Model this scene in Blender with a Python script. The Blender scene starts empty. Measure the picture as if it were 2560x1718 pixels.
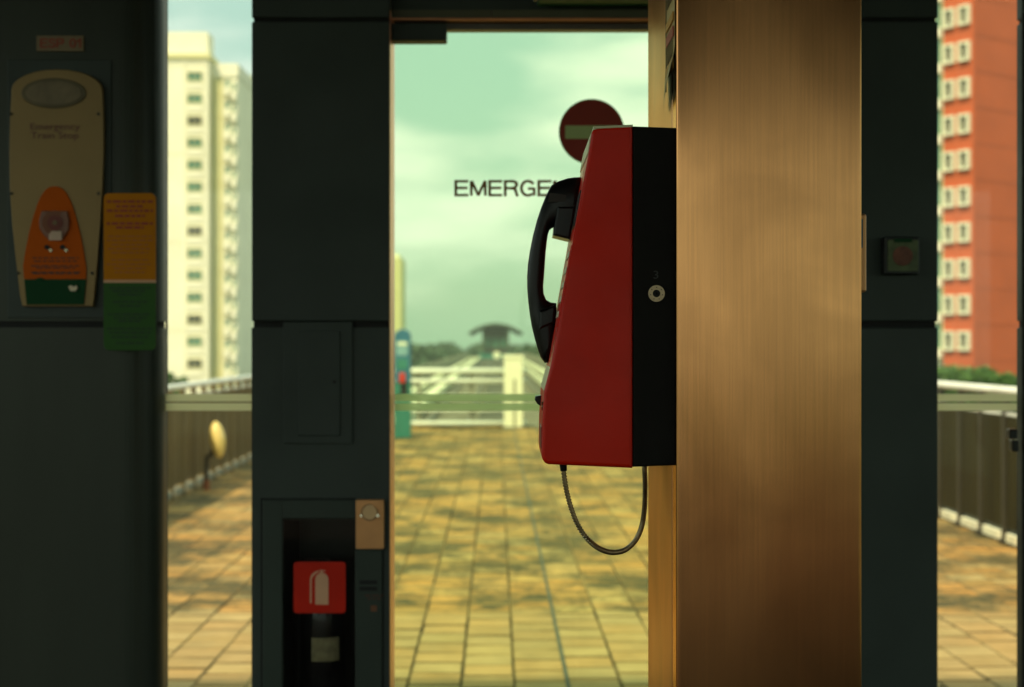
import bpy, bmesh, math, random
from mathutils import Vector, Matrix
random.seed(7)
R = math.radians
scn = bpy.context.scene
C = scn.collection

# ------------------------------------------------------------------ camera, sky, sun, exposure
F = 3556.0; HZ = 861.0; EYE = 1.45          # focal length and horizon in photograph pixels, eye height
cam_d = bpy.data.cameras.new('camera'); cam = bpy.data.objects.new('camera', cam_d); C.objects.link(cam)
cam.location = (0, 0, EYE); cam.rotation_euler = (R(90), 0, 0)
cam_d.sensor_fit = 'HORIZONTAL'; cam_d.sensor_width = 36; cam_d.lens = 36*F/2560
cam_d.shift_y = (HZ-859)/2560
cam_d.clip_start = 0.05; cam_d.clip_end = 5000
cam_d.dof.use_dof = True; cam_d.dof.focus_distance = 1.97; cam_d.dof.aperture_fstop = 5.0
scn.camera = cam

SUN_AZ, SUN_EL = R(207), R(49)               # azimuth clockwise from +Y (the viewing direction): from behind and left
sdir = Vector((math.sin(SUN_AZ)*math.cos(SUN_EL), math.cos(SUN_AZ)*math.cos(SUN_EL), math.sin(SUN_EL)))
world = bpy.data.worlds.new('World'); scn.world = world; world.use_nodes = True
nt = world.node_tree; N = nt.nodes; L = nt.links; N.clear()
out = N.new('ShaderNodeOutputWorld'); bg = N.new('ShaderNodeBackground')
sky = N.new('ShaderNodeTexSky'); sky.sky_type = 'NISHITA'; sky.sun_disc = False
sky.sun_elevation = SUN_EL; sky.sun_rotation = SUN_AZ; sky.air_density = 1.4; sky.dust_density = 3.0; sky.ozone_density = 0.6
bg.inputs['Strength'].default_value = 0.15
tc = N.new('ShaderNodeTexCoord'); mp = N.new('ShaderNodeMapping'); mp.inputs['Scale'].default_value = (1.0, 1.0, 3.2)
mp.inputs['Location'].default_value = (7.7, 4.1, 0.9)
nz = N.new('ShaderNodeTexNoise'); nz.inputs['Scale'].default_value = 4.2; nz.inputs['Detail'].default_value = 5; nz.inputs['Roughness'].default_value = 0.45
rp = N.new('ShaderNodeValToRGB'); rp.color_ramp.interpolation = 'EASE'
rp.color_ramp.elements[0].position = 0.42; rp.color_ramp.elements[0].color = (0, 0, 0, 1)
rp.color_ramp.elements[1].position = 0.64; rp.color_ramp.elements[1].color = (1, 1, 1, 1)
veil = N.new('ShaderNodeMix'); veil.data_type = 'RGBA'; veil.inputs['Factor'].default_value = 0.72   # thin high overcast
veil.inputs[7].default_value = (3.9, 6.25, 5.0, 1)
cl = N.new('ShaderNodeMix'); cl.data_type = 'RGBA'; cl.inputs[7].default_value = (7.9, 8.6, 7.6, 1)
L.new(tc.outputs['Generated'], mp.inputs['Vector']); L.new(mp.outputs['Vector'], nz.inputs['Vector'])
L.new(nz.outputs['Fac'], rp.inputs['Fac']); L.new(sky.outputs['Color'], veil.inputs[6])
L.new(veil.outputs[2], cl.inputs[6]); L.new(rp.outputs['Color'], cl.inputs['Factor'])
L.new(cl.outputs[2], bg.inputs['Color']); L.new(bg.outputs['Background'], out.inputs['Surface'])

sun_d = bpy.data.lights.new('sun', 'SUN'); sun_d.energy = 4.8; sun_d.angle = R(2.5); sun_d.color = (1.0, 0.86, 0.62)
sun = bpy.data.objects.new('sun', sun_d); C.objects.link(sun); sun.location = (-20, -15, 30)
sun.rotation_euler = sdir.to_track_quat('Z', 'Y').to_euler()

vs = scn.view_settings
vs.view_transform = 'Standard'; vs.look = 'None'; vs.exposure = 0.0; vs.gamma = 1.0; vs.use_curve_mapping = False
scn.cycles.use_denoising = True
scn.cycles.max_bounces = 10; scn.cycles.transparent_max_bounces = 16; scn.cycles.diffuse_bounces = 5; scn.cycles.glossy_bounces = 4
scn.cycles.caustics_reflective = False; scn.cycles.caustics_refractive = False

# ------------------------------------------------------------------ helpers
def W(u, v, Y):                               # photograph pixel on the plane at depth Y
    return Vector(((u-1280)/F*Y, Y, EYE+(HZ-v)/F*Y))
def s2l(c):
    c /= 255
    return c/12.92 if c <= .04045 else ((c+.055)/1.055)**2.4
def rgb(r, g, b): return (s2l(r), s2l(g), s2l(b), 1)

MATS = {}
def mat(name, color, rough=.6, metal=0., var=.12, vscale=8., bump=0., bscale=60., stretch=(1, 1, 1), spec=.5, rvar=.0, coat=0.):
    if name in MATS: return MATS[name]
    m = bpy.data.materials.new(name); m.use_nodes = True; MATS[name] = m
    n = m.node_tree.nodes; l = m.node_tree.links; p = n['Principled BSDF']
    p.inputs['Roughness'].default_value = rough; p.inputs['Metallic'].default_value = metal
    p.inputs['Specular IOR Level'].default_value = spec; p.inputs['Coat Weight'].default_value = coat
    g = n.new('ShaderNodeNewGeometry'); mpp = n.new('ShaderNodeMapping'); mpp.inputs['Scale'].default_value = stretch
    l.new(g.outputs['Position'], mpp.inputs['Vector'])
    t = n.new('ShaderNodeTexNoise'); t.inputs['Scale'].default_value = vscale; t.inputs['Detail'].default_value = 5
    l.new(mpp.outputs['Vector'], t.inputs['Vector'])
    r = n.new('ShaderNodeValToRGB'); r.color_ramp.elements[0].position = .3; r.color_ramp.elements[1].position = .72
    r.color_ramp.elements[0].color = tuple(max(0, c*(1-var)) for c in color[:3])+(1,)
    r.color_ramp.elements[1].color = tuple(min(1, c*(1+var)) for c in color[:3])+(1,)
    l.new(t.outputs['Fac'], r.inputs['Fac']); l.new(r.outputs['Color'], p.inputs['Base Color'])
    if rvar:
        t3 = n.new('ShaderNodeTexNoise'); t3.inputs['Scale'].default_value = vscale*.6; t3.inputs['Detail'].default_value = 4
        l.new(mpp.outputs['Vector'], t3.inputs['Vector'])
        mr = n.new('ShaderNodeMapRange'); mr.inputs[1].default_value = .3; mr.inputs[2].default_value = .7
        mr.inputs[3].default_value = max(0, rough-rvar); mr.inputs[4].default_value = min(1, rough+rvar)
        l.new(t3.outputs['Fac'], mr.inputs[0]); l.new(mr.outputs[0], p.inputs['Roughness'])
    if bump:
        t2 = n.new('ShaderNodeTexNoise'); t2.inputs['Scale'].default_value = bscale; t2.inputs['Detail'].default_value = 4
        l.new(mpp.outputs['Vector'], t2.inputs['Vector'])
        b = n.new('ShaderNodeBump'); b.inputs['Strength'].default_value = bump; b.inputs['Distance'].default_value = .004
        l.new(t2.outputs['Fac'], b.inputs['Height']); l.new(b.outputs['Normal'], p.inputs['Normal'])
    return m
def glass(name, tint, refl=1.0):
    if name in MATS: return MATS[name]
    m = bpy.data.materials.new(name); m.use_nodes = True; MATS[name] = m
    n = m.node_tree.nodes; l = m.node_tree.links; n.clear()
    o = n.new('ShaderNodeOutputMaterial'); tr = n.new('ShaderNodeBsdfTransparent'); gl = n.new('ShaderNodeBsdfGlossy')
    tr.inputs['Color'].default_value = tint; gl.inputs['Roughness'].default_value = .01
    fr = n.new('ShaderNodeFresnel'); fr.inputs['IOR'].default_value = 1.45
    mu = n.new('ShaderNodeMath'); mu.operation = 'MULTIPLY'; mu.inputs[1].default_value = refl
    mx = n.new('ShaderNodeMixShader')
    l.new(fr.outputs[0], mu.inputs[0]); l.new(mu.outputs[0], mx.inputs[0]); l.new(tr.outputs[0], mx.inputs[1]); l.new(gl.outputs[0], mx.inputs[2])
    l.new(mx.outputs[0], o.inputs['Surface'])
    return m
def frosted(name, color, clear):
    m = bpy.data.materials.new(name); m.use_nodes = True; MATS[name] = m
    n = m.node_tree.nodes; l = m.node_tree.links; n.clear()
    o = n.new('ShaderNodeOutputMaterial'); tr = n.new('ShaderNodeBsdfTransparent'); df = n.new('ShaderNodeBsdfDiffuse'); tl_ = n.new('ShaderNodeBsdfTranslucent')
    df.inputs['Color'].default_value = color; tl_.inputs['Color'].default_value = color
    m1 = n.new('ShaderNodeMixShader'); m1.inputs[0].default_value = .9; m2 = n.new('ShaderNodeMixShader'); m2.inputs[0].default_value = clear
    l.new(df.outputs[0], m1.inputs[1]); l.new(tl_.outputs[0], m1.inputs[2]); l.new(m1.outputs[0], m2.inputs[1]); l.new(tr.outputs[0], m2.inputs[2])
    l.new(m2.outputs[0], o.inputs['Surface'])
    return m

def mesh_of(bm, name, smooth=False):
    bmesh.ops.recalc_face_normals(bm, faces=bm.faces)
    me = bpy.data.meshes.new(name); bm.to_mesh(me); bm.free()
    if smooth:
        for p in me.polygons: p.use_smooth = True
    return me
def obj(name, me, m=None, parent=None, loc=None, smooth=False):
    if isinstance(me, bmesh.types.BMesh): me = mesh_of(me, name, smooth)
    if m is not None and not me.materials: me.materials.append(m)
    o = bpy.data.objects.new(name, me); C.objects.link(o)
    if loc is not None: o.location = loc
    if parent is not None:
        o.parent = parent
        if loc is None:                        # mesh made in world coordinates
            o.matrix_parent_inverse = Matrix.Translation(-worldloc(parent))
    return o
WL = {}
def worldloc(o):
    return WL.get(o.name, Vector((0, 0, 0)))
def thing(name, label, cat, loc=(0, 0, 0), rz=0, group=None):
    o = bpy.data.objects.new(name, None); C.objects.link(o); o.location = loc; o.rotation_euler = (0, 0, rz)
    o.empty_display_size = .1; WL[o.name] = Vector(loc)
    tag(o, label, cat, group, 'thing'); return o
def tag(o, label=None, cat=None, group=None, kind=None):
    if label: o['label'] = label
    if cat: o['category'] = cat
    if group: o['group'] = group
    if kind: o['kind'] = kind
    return o
def add_box(bm, x0, x1, y0, y1, z0, z1, bev=0., seg=2):
    x0, x1 = sorted((x0, x1)); y0, y1 = sorted((y0, y1)); z0, z1 = sorted((z0, z1))
    r = bmesh.ops.create_cube(bm, size=1)
    for v in r['verts']:
        v.co = Vector((x0+(v.co.x+.5)*(x1-x0), y0+(v.co.y+.5)*(y1-y0), z0+(v.co.z+.5)*(z1-z0)))
    if bev:
        es = {e for v in r['verts'] for e in v.link_edges}
        bmesh.ops.bevel(bm, geom=list(es), offset=bev, segments=seg, affect='EDGES', profile=.5)
    return bm
def box(x0, x1, y0, y1, z0, z1, bev=0., seg=2):
    return add_box(bmesh.new(), x0, x1, y0, y1, z0, z1, bev, seg)
def pbox(u0, u1, v0, v1, Y, t, bev=0., seg=2):        # front face at depth Y spans the pixel box; thickness t away from the camera
    a = W(u0, v0, Y); b = W(u1, v1, Y)
    return box(a.x, b.x, Y, Y+t, b.z, a.z, bev, seg)
def prism(pts, y0, y1, bev=0., seg=2, bm=None):       # pts: (x, z) outline, extruded along Y
    bm = bm or bmesh.new()
    f = bm.faces.new([bm.verts.new((x, y0, z)) for x, z in pts])
    r = bmesh.ops.extrude_face_region(bm, geom=[f])
    vv = [g for g in r['geom'] if isinstance(g, bmesh.types.BMVert)]
    for v in vv: v.co.y = y1
    if bev:
        rim = [e for e in bm.edges if abs(e.verts[0].co.y-e.verts[1].co.y) < 1e-6]
        bmesh.ops.bevel(bm, geom=rim, offset=bev, segments=seg, affect='EDGES', profile=.5)
    return bm
def pprism(pix, Y, t, bev=0., seg=2):                 # outline in pixels at depth Y
    return prism([(W(u, v, Y).x, W(u, v, Y).z) for u, v in pix], Y, Y+t, bev, seg)
def add_cyl(bm, p0, p1, r0, r1=None, seg=20, caps=True):
    p0 = Vector(p0); p1 = Vector(p1); r1 = r0 if r1 is None else r1
    d = (p1-p0); q = d.to_track_quat('Z', 'Y').to_matrix().to_4x4()
    bmesh.ops.create_cone(bm, cap_ends=caps, segments=seg, radius1=r0, radius2=r1, depth=d.length,
                          matrix=Matrix.Translation((p0+p1)/2) @ q)
    return bm
def cyl(p0, p1, r0, r1=None, seg=20): return add_cyl(bmesh.new(), p0, p1, r0, r1, seg)
def ring(p0, p1, ro, ri, seg=32):                     # short tube along p0-p1
    bm = bmesh.new(); p0 = Vector(p0); p1 = Vector(p1); q = (p1-p0).to_track_quat('Z', 'Y')
    rows = []
    for p, r in ((p0, ri), (p0, ro), (p1, ro), (p1, ri)):
        rows.append([bm.verts.new(p+q @ Vector((r*math.cos(2*math.pi*i/seg), r*math.sin(2*math.pi*i/seg), 0))) for i in range(seg)])
    for a in range(4):
        A, B = rows[a], rows[(a+1) % 4]
        for i in range(seg): bm.faces.new((A[i], A[(i+1) % seg], B[(i+1) % seg], B[i]))
    return bm
def sweep(path, radii, seg=12, caps=True):
    bm = bmesh.new(); rows = []; n = len(path); up = Vector((0, 1, 0))
    for i, p in enumerate(path):
        d = (path[min(i+1, n-1)]-path[max(i-1, 0)]).normalized()
        a = d.cross(up); a = a.normalized() if a.length > 1e-4 else Vector((1, 0, 0)); b = d.cross(a).normalized()
        r = radii[i] if hasattr(radii, '__len__') else radii
        rows.append([bm.verts.new(p+(a*math.cos(2*math.pi*k/seg)+b*math.sin(2*math.pi*k/seg))*r) for k in range(seg)])
    for A, B in zip(rows, rows[1:]):
        for k in range(seg): bm.faces.new((A[k], A[(k+1) % seg], B[(k+1) % seg], B[k]))
    if caps: bm.faces.new(rows[0]); bm.faces.new(rows[-1][::-1])
    return bm
def catmull(pts, sub):
    o = []; P = [pts[0]]+list(pts)+[pts[-1]]
    for i in range(1, len(P)-2):
        a, b, c, d = P[i-1:i+3]
        for k in range(sub):
            t = k/sub
            o.append(.5*((2*b)+(c-a)*t+(2*a-5*b+4*c-d)*t*t+(3*b-a-3*c+d)*t**3))
    o.append(P[-2]); return o
def rrect(u0, u1, v0, v1, r, n=6):
    o = []
    for cx, cy, a0 in ((u1-r, v0+r, 0), (u0+r, v0+r, 90), (u0+r, v1-r, 180), (u1-r, v1-r, 270)):
        for i in range(n+1):
            a = R(a0+90*i/n); o.append((cx+r*math.cos(a), cy-r*math.sin(a)))
    return o
def ellipse(cu, cv, ru, rv, n=40):
    return [(cu+ru*math.cos(2*math.pi*i/n), cv-rv*math.sin(2*math.pi*i/n)) for i in range(n)]
def text_mesh(s, u0, u1, v0, v1, Y, t=.0006, weight=0., lsp=1.0):       # lettering fitted to a pixel box at depth Y
    cu = bpy.data.curves.new('lettering', 'FONT'); cu.body = s; cu.extrude = .02; cu.offset = weight; cu.align_x = 'CENTER'; cu.resolution_u = 4
    cu.space_line = lsp
    o = bpy.data.objects.new('lettering_source', cu); C.objects.link(o)
    me = bpy.data.meshes.new_from_object(o.evaluated_get(bpy.context.evaluated_depsgraph_get()))
    bpy.data.objects.remove(o); bpy.data.curves.remove(cu)
    xs = [v.co.x for v in me.vertices]; ys = [v.co.y for v in me.vertices]
    a = W(u0, v0, Y); b = W(u1, v1, Y); x0, x1, y0, y1 = min(xs), max(xs), min(ys), max(ys)
    for v in me.vertices:
        x = a.x+(v.co.x-x0)/(x1-x0)*(b.x-a.x); z = b.z+(v.co.y-y0)/(y1-y0)*(a.z-b.z)
        v.co = Vector((x, Y+(0 if v.co.z > 0 else t), z))
    me.materials.clear(); return me
STROKES = {
 'E': (.72, [[(0, 0), (0, 1)], [(0, 1), (.72, 1)], [(0, .52), (.66, .52)], [(0, 0), (.72, 0)]]),
 'M': (.90, [[(0, 0), (0, 1)], [(.90, 0), (.90, 1)], [(.03, 1), (.45, 0), (.87, 1)]]),
 'R': (.76, [[(0, 0), (0, 1)], [(0, 1), (.46, 1), (.64, .95), (.72, .84), (.72, .70), (.64, .56), (.46, .50), (0, .50)], [(.46, .50), (.60, .44), (.67, .32), (.76, 0)]]),
 'G': (.84, 'arc'), 'C': (.80, 'arc'),
 'N': (.76, [[(0, 0), (0, 1)], [(.76, 0), (.76, 1)], [(.02, 1), (.74, 0)]]),
 'Y': (.80, [[(0, 1), (.40, .45), (.80, 1)], [(.40, .45), (.40, 0)]]),
 'S': (.66, [[(.66, .78), (.60, .92), (.46, 1), (.22, 1), (.06, .92), (.02, .77), (.10, .62), (.33, .53), (.56, .45), (.66, .30), (.62, .12), (.46, 0), (.20, 0), (.05, .08), (0, .24)]]),
 'P': (.70, [[(0, 0), (0, 1)], [(0, 1), (.46, 1), (.64, .94), (.70, .74), (.64, .54), (.46, .47), (0, .47)]]),
 '0': (.58, [[(.29, 1), (.12, .94), (.02, .76), (0, .5), (.02, .24), (.12, .06), (.29, 0), (.46, .06), (.56, .24), (.58, .5), (.56, .76), (.46, .94), (.29, 1)]]),
 '1': (.34, [[(0, .74), (.20, .84), (.30, 1)], [(.30, 1), (.30, 0)]]), ' ': (.30, [])}
def stroke_text(s, u0, u1, v0, v1, Y, t=.0008, sw=.185, gap=.28):
    bm = bmesh.new(); total = sum(STROKES[c][0] for c in s)+gap*(len(s)-1); x = 0; hpx = (v1-v0); k = 0
    sx = (u1-u0)/(total+sw)
    for c in s:
        w, st = STROKES[c]
        if st == 'arc':
            st = [[(.42+.42*math.cos(R(a))*w/.84, .5+.52*math.sin(R(a))) for a in range(38, 323, 15)]]
            if c == 'G': st += [[(.46, .47), (.82, .47)], [(.82, .47), (.82, 0)]]
        for pl in st:
            P = [Vector((x+a, b)) for a, b in pl]
            for i in range(len(P)-1):
                d = (P[i+1]-P[i]).normalized(); n_ = Vector((-d.y, d.x))*sw/2; e = d*sw/2*(1 if c in 'EP1R' else .35)
                q = [P[i]-e-n_, P[i+1]+e-n_, P[i+1]+e+n_, P[i]-e+n_]; k += 1
                prism([(W(u0+(a.x+sw/2)*sx, 0, Y).x, W(0, v1-(a.y*(1-sw)+sw/2)*hpx, Y).z) for a in q], Y-.00002*(k % 40), Y+t, bm=bm)
        x += w+gap
    return bm
def word_lines(u0, u1, rows, h, Y, seed, centre=True):   # fine print too small to read: rows of word-long marks
    rnd = random.Random(seed); bm = bmesh.new()
    for v, frac in rows:
        wtot = (u1-u0)*frac; x = (u0+u1)/2-wtot/2; end = x+wtot
        while x < end-3:
            wl = min(rnd.uniform(7, 22), end-x); a = W(x, v-h/2, Y); b = W(x+wl, v+h/2, Y)
            add_box(bm, a.x, b.x, Y, Y+.0006, b.z, a.z); x += wl+4
    return bm

# ------------------------------------------------------------------ materials
M = {}
M['dark'] = mat('grey_green_panel', (.043, .055, .049, 1), .5, 0, .16, 4, .03, 200, rvar=.10, spec=.25)
M['dark_metal'] = mat('grey_green_satin_panel', (.040, .046, .036, 1), .36, .12, .16, 5, .02, 120, (1, 1, .15), rvar=.05, spec=.2)
M['gap'] = mat('black_joint', (.006, .006, .006, 1), .8)
M['rubber'] = mat('black_plastic', (.007, .007, .008, 1), .3, 0, .15, 30, .05, 300, spec=.3)
M['blackbox'] = mat('black_powder_coat', (.009, .007, .006, 1), .55, 0, .12, 20, .12, 700, spec=.12)
M['red'] = mat('red_plastic_shell', (.74, .016, .002, 1), .36, 0, .10, 9, .06, 500, rvar=.12, spec=.2)
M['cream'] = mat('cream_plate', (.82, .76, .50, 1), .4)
M['steel'] = mat('bright_steel', (.62, .55, .42, 1), .25, 1, .1, 60)
def brushed(name, c, rough, f82):
    m = bpy.data.materials.new(name); m.use_nodes = True; n = m.node_tree.nodes; l = m.node_tree.links; p = n['Principled BSDF']
    p.inputs['Metallic'].default_value = 1; p.inputs['Specular Tint'].default_value = f82
    g = n.new('ShaderNodeNewGeometry')
    def noise(scale, st, det, dist=0.):
        mpp = n.new('ShaderNodeMapping'); mpp.inputs['Scale'].default_value = st; l.new(g.outputs['Position'], mpp.inputs['Vector'])
        t = n.new('ShaderNodeTexNoise'); t.inputs['Scale'].default_value = scale; t.inputs['Detail'].default_value = det; t.inputs['Distortion'].default_value = dist
        l.new(mpp.outputs['Vector'], t.inputs['Vector']); return t
    def rng(t, a, b, c0, d0):
        r = n.new('ShaderNodeMapRange'); r.inputs[1].default_value = a; r.inputs[2].default_value = b; r.inputs[3].default_value = c0; r.inputs[4].default_value = d0
        l.new(t.outputs[0], r.inputs[0]); return r.outputs[0]
    grain = noise(420, (1, 1, .012), 3); smear = noise(5.5, (1, 1, .8), 3, .8); wipe = noise(3.0, (1.6, 1.6, .5), 2, .4)
    mu = n.new('ShaderNodeMath'); mu.operation = 'MULTIPLY'; l.new(rng(grain, .35, .65, .93, 1.05), mu.inputs[0]); l.new(rng(smear, .40, .66, 1.05, .80), mu.inputs[1])
    vm = n.new('ShaderNodeVectorMath'); vm.operation = 'SCALE'; vm.inputs[0].default_value = c[:3]; l.new(mu.outputs[0], vm.inputs['Scale'])
    l.new(vm.outputs[0], p.inputs['Base Color'])
    l.new(rng(wipe, .35, .65, rough-.015, rough+.05), p.inputs['Roughness'])
    b = n.new('ShaderNodeBump'); b.inputs['Strength'].default_value = .05; b.inputs['Distance'].default_value = .0006
    l.new(grain.outputs[0], b.inputs['Height']); l.new(b.outputs['Normal'], p.inputs['Normal'])
    return m
M['bronze'] = brushed('brushed_bronze_steel', (.63, .298, .122), .188, (1, .62, .30, 1))
M['bronze_plate'] = mat('bronze_plate', (.60, .29, .12, 1), .42, .6, .08, 20)
M['hose'] = mat('armoured_hose_steel', (.33, .25, .15, 1), .33, 1, .2, 90)
M['white_rail'] = mat('white_painted_steel', (.82, .82, .74, 1), .4, 0, .08, 4)
M['cream_paint'] = mat('cream_render', (.87, .84, .62, 1), .8, 0, .05, .25, .05, 4)
M['cream_light'] = mat('pale_cream_render', (.86, .83, .62, 1), .8, 0, .04, .3)
M['olive_paint'] = mat('olive_cream_render', (.66, .62, .30, 1), .8, 0, .05, .3)
M['orange_paint'] = mat('orange_render', (.78, .50, .19, 1), .8, 0, .06, .3)
M['terracotta'] = mat('terracotta_render', (.54, .105, .025, 1), .75, 0, .08, .35, .05, 3)
M['win_green'] = mat('green_window_glass', (.07, .20, .13, 1), .12, 0, .3, .9)
M['win_dark'] = mat('dark_window_glass', (.035, .040, .030, 1), .12, 0, .3, .9)
M['pale_trim'] = mat('pale_window_surround', (.80, .78, .55, 1), .7, 0, .05, 1)
M['teal'] = mat('teal_paint', (.035, .19, .15, 1), .45, 0, .1, 5)
M['blue'] = mat('blue_paint', (.03, .14, .24, 1), .45, 0, .1, 5)
M['bark'] = mat('tree_bark', (.09, .065, .04, 1), .9, 0, .3, 6, .5, 20)
M['concrete'] = mat('weathered_concrete', (.27, .26, .19, 1), .85, 0, .25, .8, .2, 12)
M['fence_panel'] = mat('brown_ribbed_panel', (.036, .030, .009, 1), .6, 0, .35, 2.2, .5, 90, (6, 6, .35), spec=.2)
M['fence_panel_left'] = mat('tan_ribbed_panel', (.19, .135, .050, 1), .6, 0, .22, 2.2, .5, 90, (6, 6, .35))
M['fence_post'] = mat('dark_fence_post', (.040, .035, .020, 1), .5, 0, .15, 6)
M['kerb'] = mat('cream_kerb_stone', (.82, .76, .52, 1), .8, 0, .18, 9, .2, 40)
M['orange_face'] = mat('orange_label', (.55, .095, .002, 1), .6, 0, .05, 9, spec=.1)
M['green_face'] = mat('dark_green_label', (.008, .055, .018, 1), .6, 0, .08, 9, spec=.1)
M['tag_yellow'] = mat('amber_label', (.58, .20, .005, 1), .6, 0, .05, 9, spec=.1)
M['tag_green'] = mat('green_label', (.045, .12, .030, 1), .6, 0, .06, 9, spec=.1)
M['print_red'] = mat('red_print', (.36, .045, .02, 1), .6)
M['print_dark'] = mat('dark_print', (.06, .022, .012, 1), .6)
M['print_purple'] = mat('maroon_print', (.13, .035, .030, 1), .6)
M['sign_plate'] = mat('silver_sign_plate', (.24, .150, .050, 1), .45, .3, .06, 7)
M['plaque'] = mat('pale_plaque', (.24, .17, .09, 1), .6)
M['fire_red'] = mat('fire_sign_red', (.58, .018, .006, 1), .55, spec=.15)
M['fire_white'] = mat('fire_sign_white', (.72, .37, .22, 1), .5)
M['platform'] = mat('platform_granite', (.034, .019, .012, 1), .8, 0, .2, 3, spec=.08)
M['ceil'] = mat('ceiling_panel', (.065, .045, .030, 1), .8)

# ------------------------------------------------------------------ terrace and ground
TH = math.atan(41/F)                           # the terrace axis runs a little to the left of the view axis
def tl(x, y, z=0.): return Vector((x*math.cos(TH)-y*math.sin(TH), x*math.sin(TH)+y*math.cos(TH), z))

gm = mat('scrub_ground', (.06, .075, .028, 1), .95, 0, .35, .05)
tag(obj('ground', box(-900, 900, -700, 1500, -10.6, -10.0), gm), kind='structure')

floor = obj('platform_floor', box(-5.2, 5.2, -16, 3.9, -.6, 0.0), M['platform']); tag(floor, kind='structure')
ceil = obj('platform_ceiling', box(-2.9, 5.2, -6, 3.78, 2.85, 3.1), M['ceil']); tag(ceil, kind='structure')

# pavers: running bond, courses along the terrace axis
PW, PL = .228, .2165
XL, XR, Y0, Y1 = -3.03, 3.71, 4.0, 24.9
pm = bpy.data.materials.new('stained_pavers'); pm.use_nodes = True
def paver_material(m):
    n = m.node_tree.nodes; l = m.node_tree.links; p = n['Principled BSDF']; p.inputs['Roughness'].default_value = .78
    p.inputs['Specular IOR Level'].default_value = .3
    g = n.new('ShaderNodeNewGeometry'); oi = n.new('ShaderNodeObjectInfo')
    ad = n.new('ShaderNodeMath'); ad.operation = 'ADD'; fr = n.new('ShaderNodeMath'); fr.operation = 'FRACT'
    l.new(g.outputs['Random Per Island'], ad.inputs[0]); l.new(oi.outputs['Random'], ad.inputs[1]); l.new(ad.outputs[0], fr.inputs[0])
    base = n.new('ShaderNodeValToRGB'); e = base.color_ramp.elements
    e[0].position = 0; e[0].color = (.38, .25, .075, 1); e[1].position = 1; e[1].color = (.60, .41, .135, 1)
    x = e.new(.5); x.color = (.57, .29, .068, 1)
    x = e.new(.8); x.color = (.50, .36, .14, 1)
    l.new(fr.outputs[0], base.inputs['Fac'])
    def noise(scale, st, det=5, rough=.55):
        mpp = n.new('ShaderNodeMapping'); mpp.inputs['Scale'].default_value = st; l.new(g.outputs['Position'], mpp.inputs['Vector'])
        t = n.new('ShaderNodeTexNoise'); t.inputs['Scale'].default_value = scale; t.inputs['Detail'].default_value = det; t.inputs['Roughness'].default_value = rough
        l.new(mpp.outputs['Vector'], t.inputs['Vector']); return t
    def ramp(t, a, b, ca=(0, 0, 0, 1), cb=(1, 1, 1, 1)):
        r = n.new('ShaderNodeValToRGB'); r.color_ramp.elements[0].position = a; r.color_ramp.elements[1].position = b
        r.color_ramp.elements[0].color = ca; r.color_ramp.elements[1].color = cb; l.new(t.outputs[0], r.inputs['Fac']); return r
    def mix(fac, a, b, ty='MIX'):
        mx = n.new('ShaderNodeMix'); mx.data_type = 'RGBA'; mx.blend_type = ty
        if isinstance(fac, float): mx.inputs['Factor'].default_value = fac
        else: l.new(fac, mx.inputs['Factor'])
        for s, q in ((6, a), (7, b)):
            if isinstance(q, tuple): mx.inputs[s].default_value = q
            else: l.new(q, mx.inputs[s])
        return mx.outputs[2]
    # near the building the pavers are paler up to a straight line; beyond that line algae stains them
    sp = n.new('ShaderNodeSeparateXYZ'); l.new(g.outputs['Position'], sp.inputs[0])
    beyond_line = n.new('ShaderNodeMapRange'); beyond_line.inputs[1].default_value = 7.62; beyond_line.inputs[2].default_value = 7.78; l.new(sp.outputs['Y'], beyond_line.inputs[0])
    pale = mix(ramp(noise(5, (1, 1, 1)), .35, .7).outputs[0], (.36, .255, .105, 1), (.50, .365, .165, 1))
    pale2 = mix(.30, pale, base.outputs['Color'])
    tone = mix(ramp(noise(.55, (1, 1, 1), 3), .40, .62).outputs[0], base.outputs['Color'], mix(.5, base.outputs['Color'], (.66, .32, .072, 1)))
    stain = ramp(noise(1.9, (.8, .7, 1), 9, .70), .43, .58)
    st2 = ramp(noise(9.0, (1, .8, 1), 7, .75), .42, .64)
    both = n.new('ShaderNodeMath'); both.operation = 'MULTIPLY_ADD'; l.new(stain.outputs[0], both.inputs[0]); both.inputs[1].default_value = .86
    sm = n.new('ShaderNodeMath'); sm.operation = 'MULTIPLY'; l.new(st2.outputs[0], sm.inputs[0]); sm.inputs[1].default_value = .5
    l.new(sm.outputs[0], both.inputs[2]); both.use_clamp = True
    dirty = mix(both.outputs[0], tone, (.085, .070, .024, 1))
    fin = mix(beyond_line.outputs[0], mix(.18, pale2, dirty), dirty)
    l.new(fin, p.inputs['Base Color'])
    b = n.new('ShaderNodeBump'); b.inputs['Strength'].default_value = .6; b.inputs['Distance'].default_value = .004
    l.new(noise(55, (1, 1, 1)).outputs[0], b.inputs['Height']); l.new(b.outputs['Normal'], p.inputs['Normal'])
paver_material(pm)
moss = mat('mossy_joint', (.12, .09, .035, 1), .95, 0, .85, 2.6, .3, 40)
terr = obj('terrace', box(XL-.55, XR+.55, Y0-.06, Y1+.02, -10.5, -.024), moss); terr.rotation_euler = (0, 0, TH)
tag(terr, kind='structure')
edge = mat('dirty_paver_edge', (.23, .165, .062, 1), .9, 0, .85, 1.6)
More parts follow.
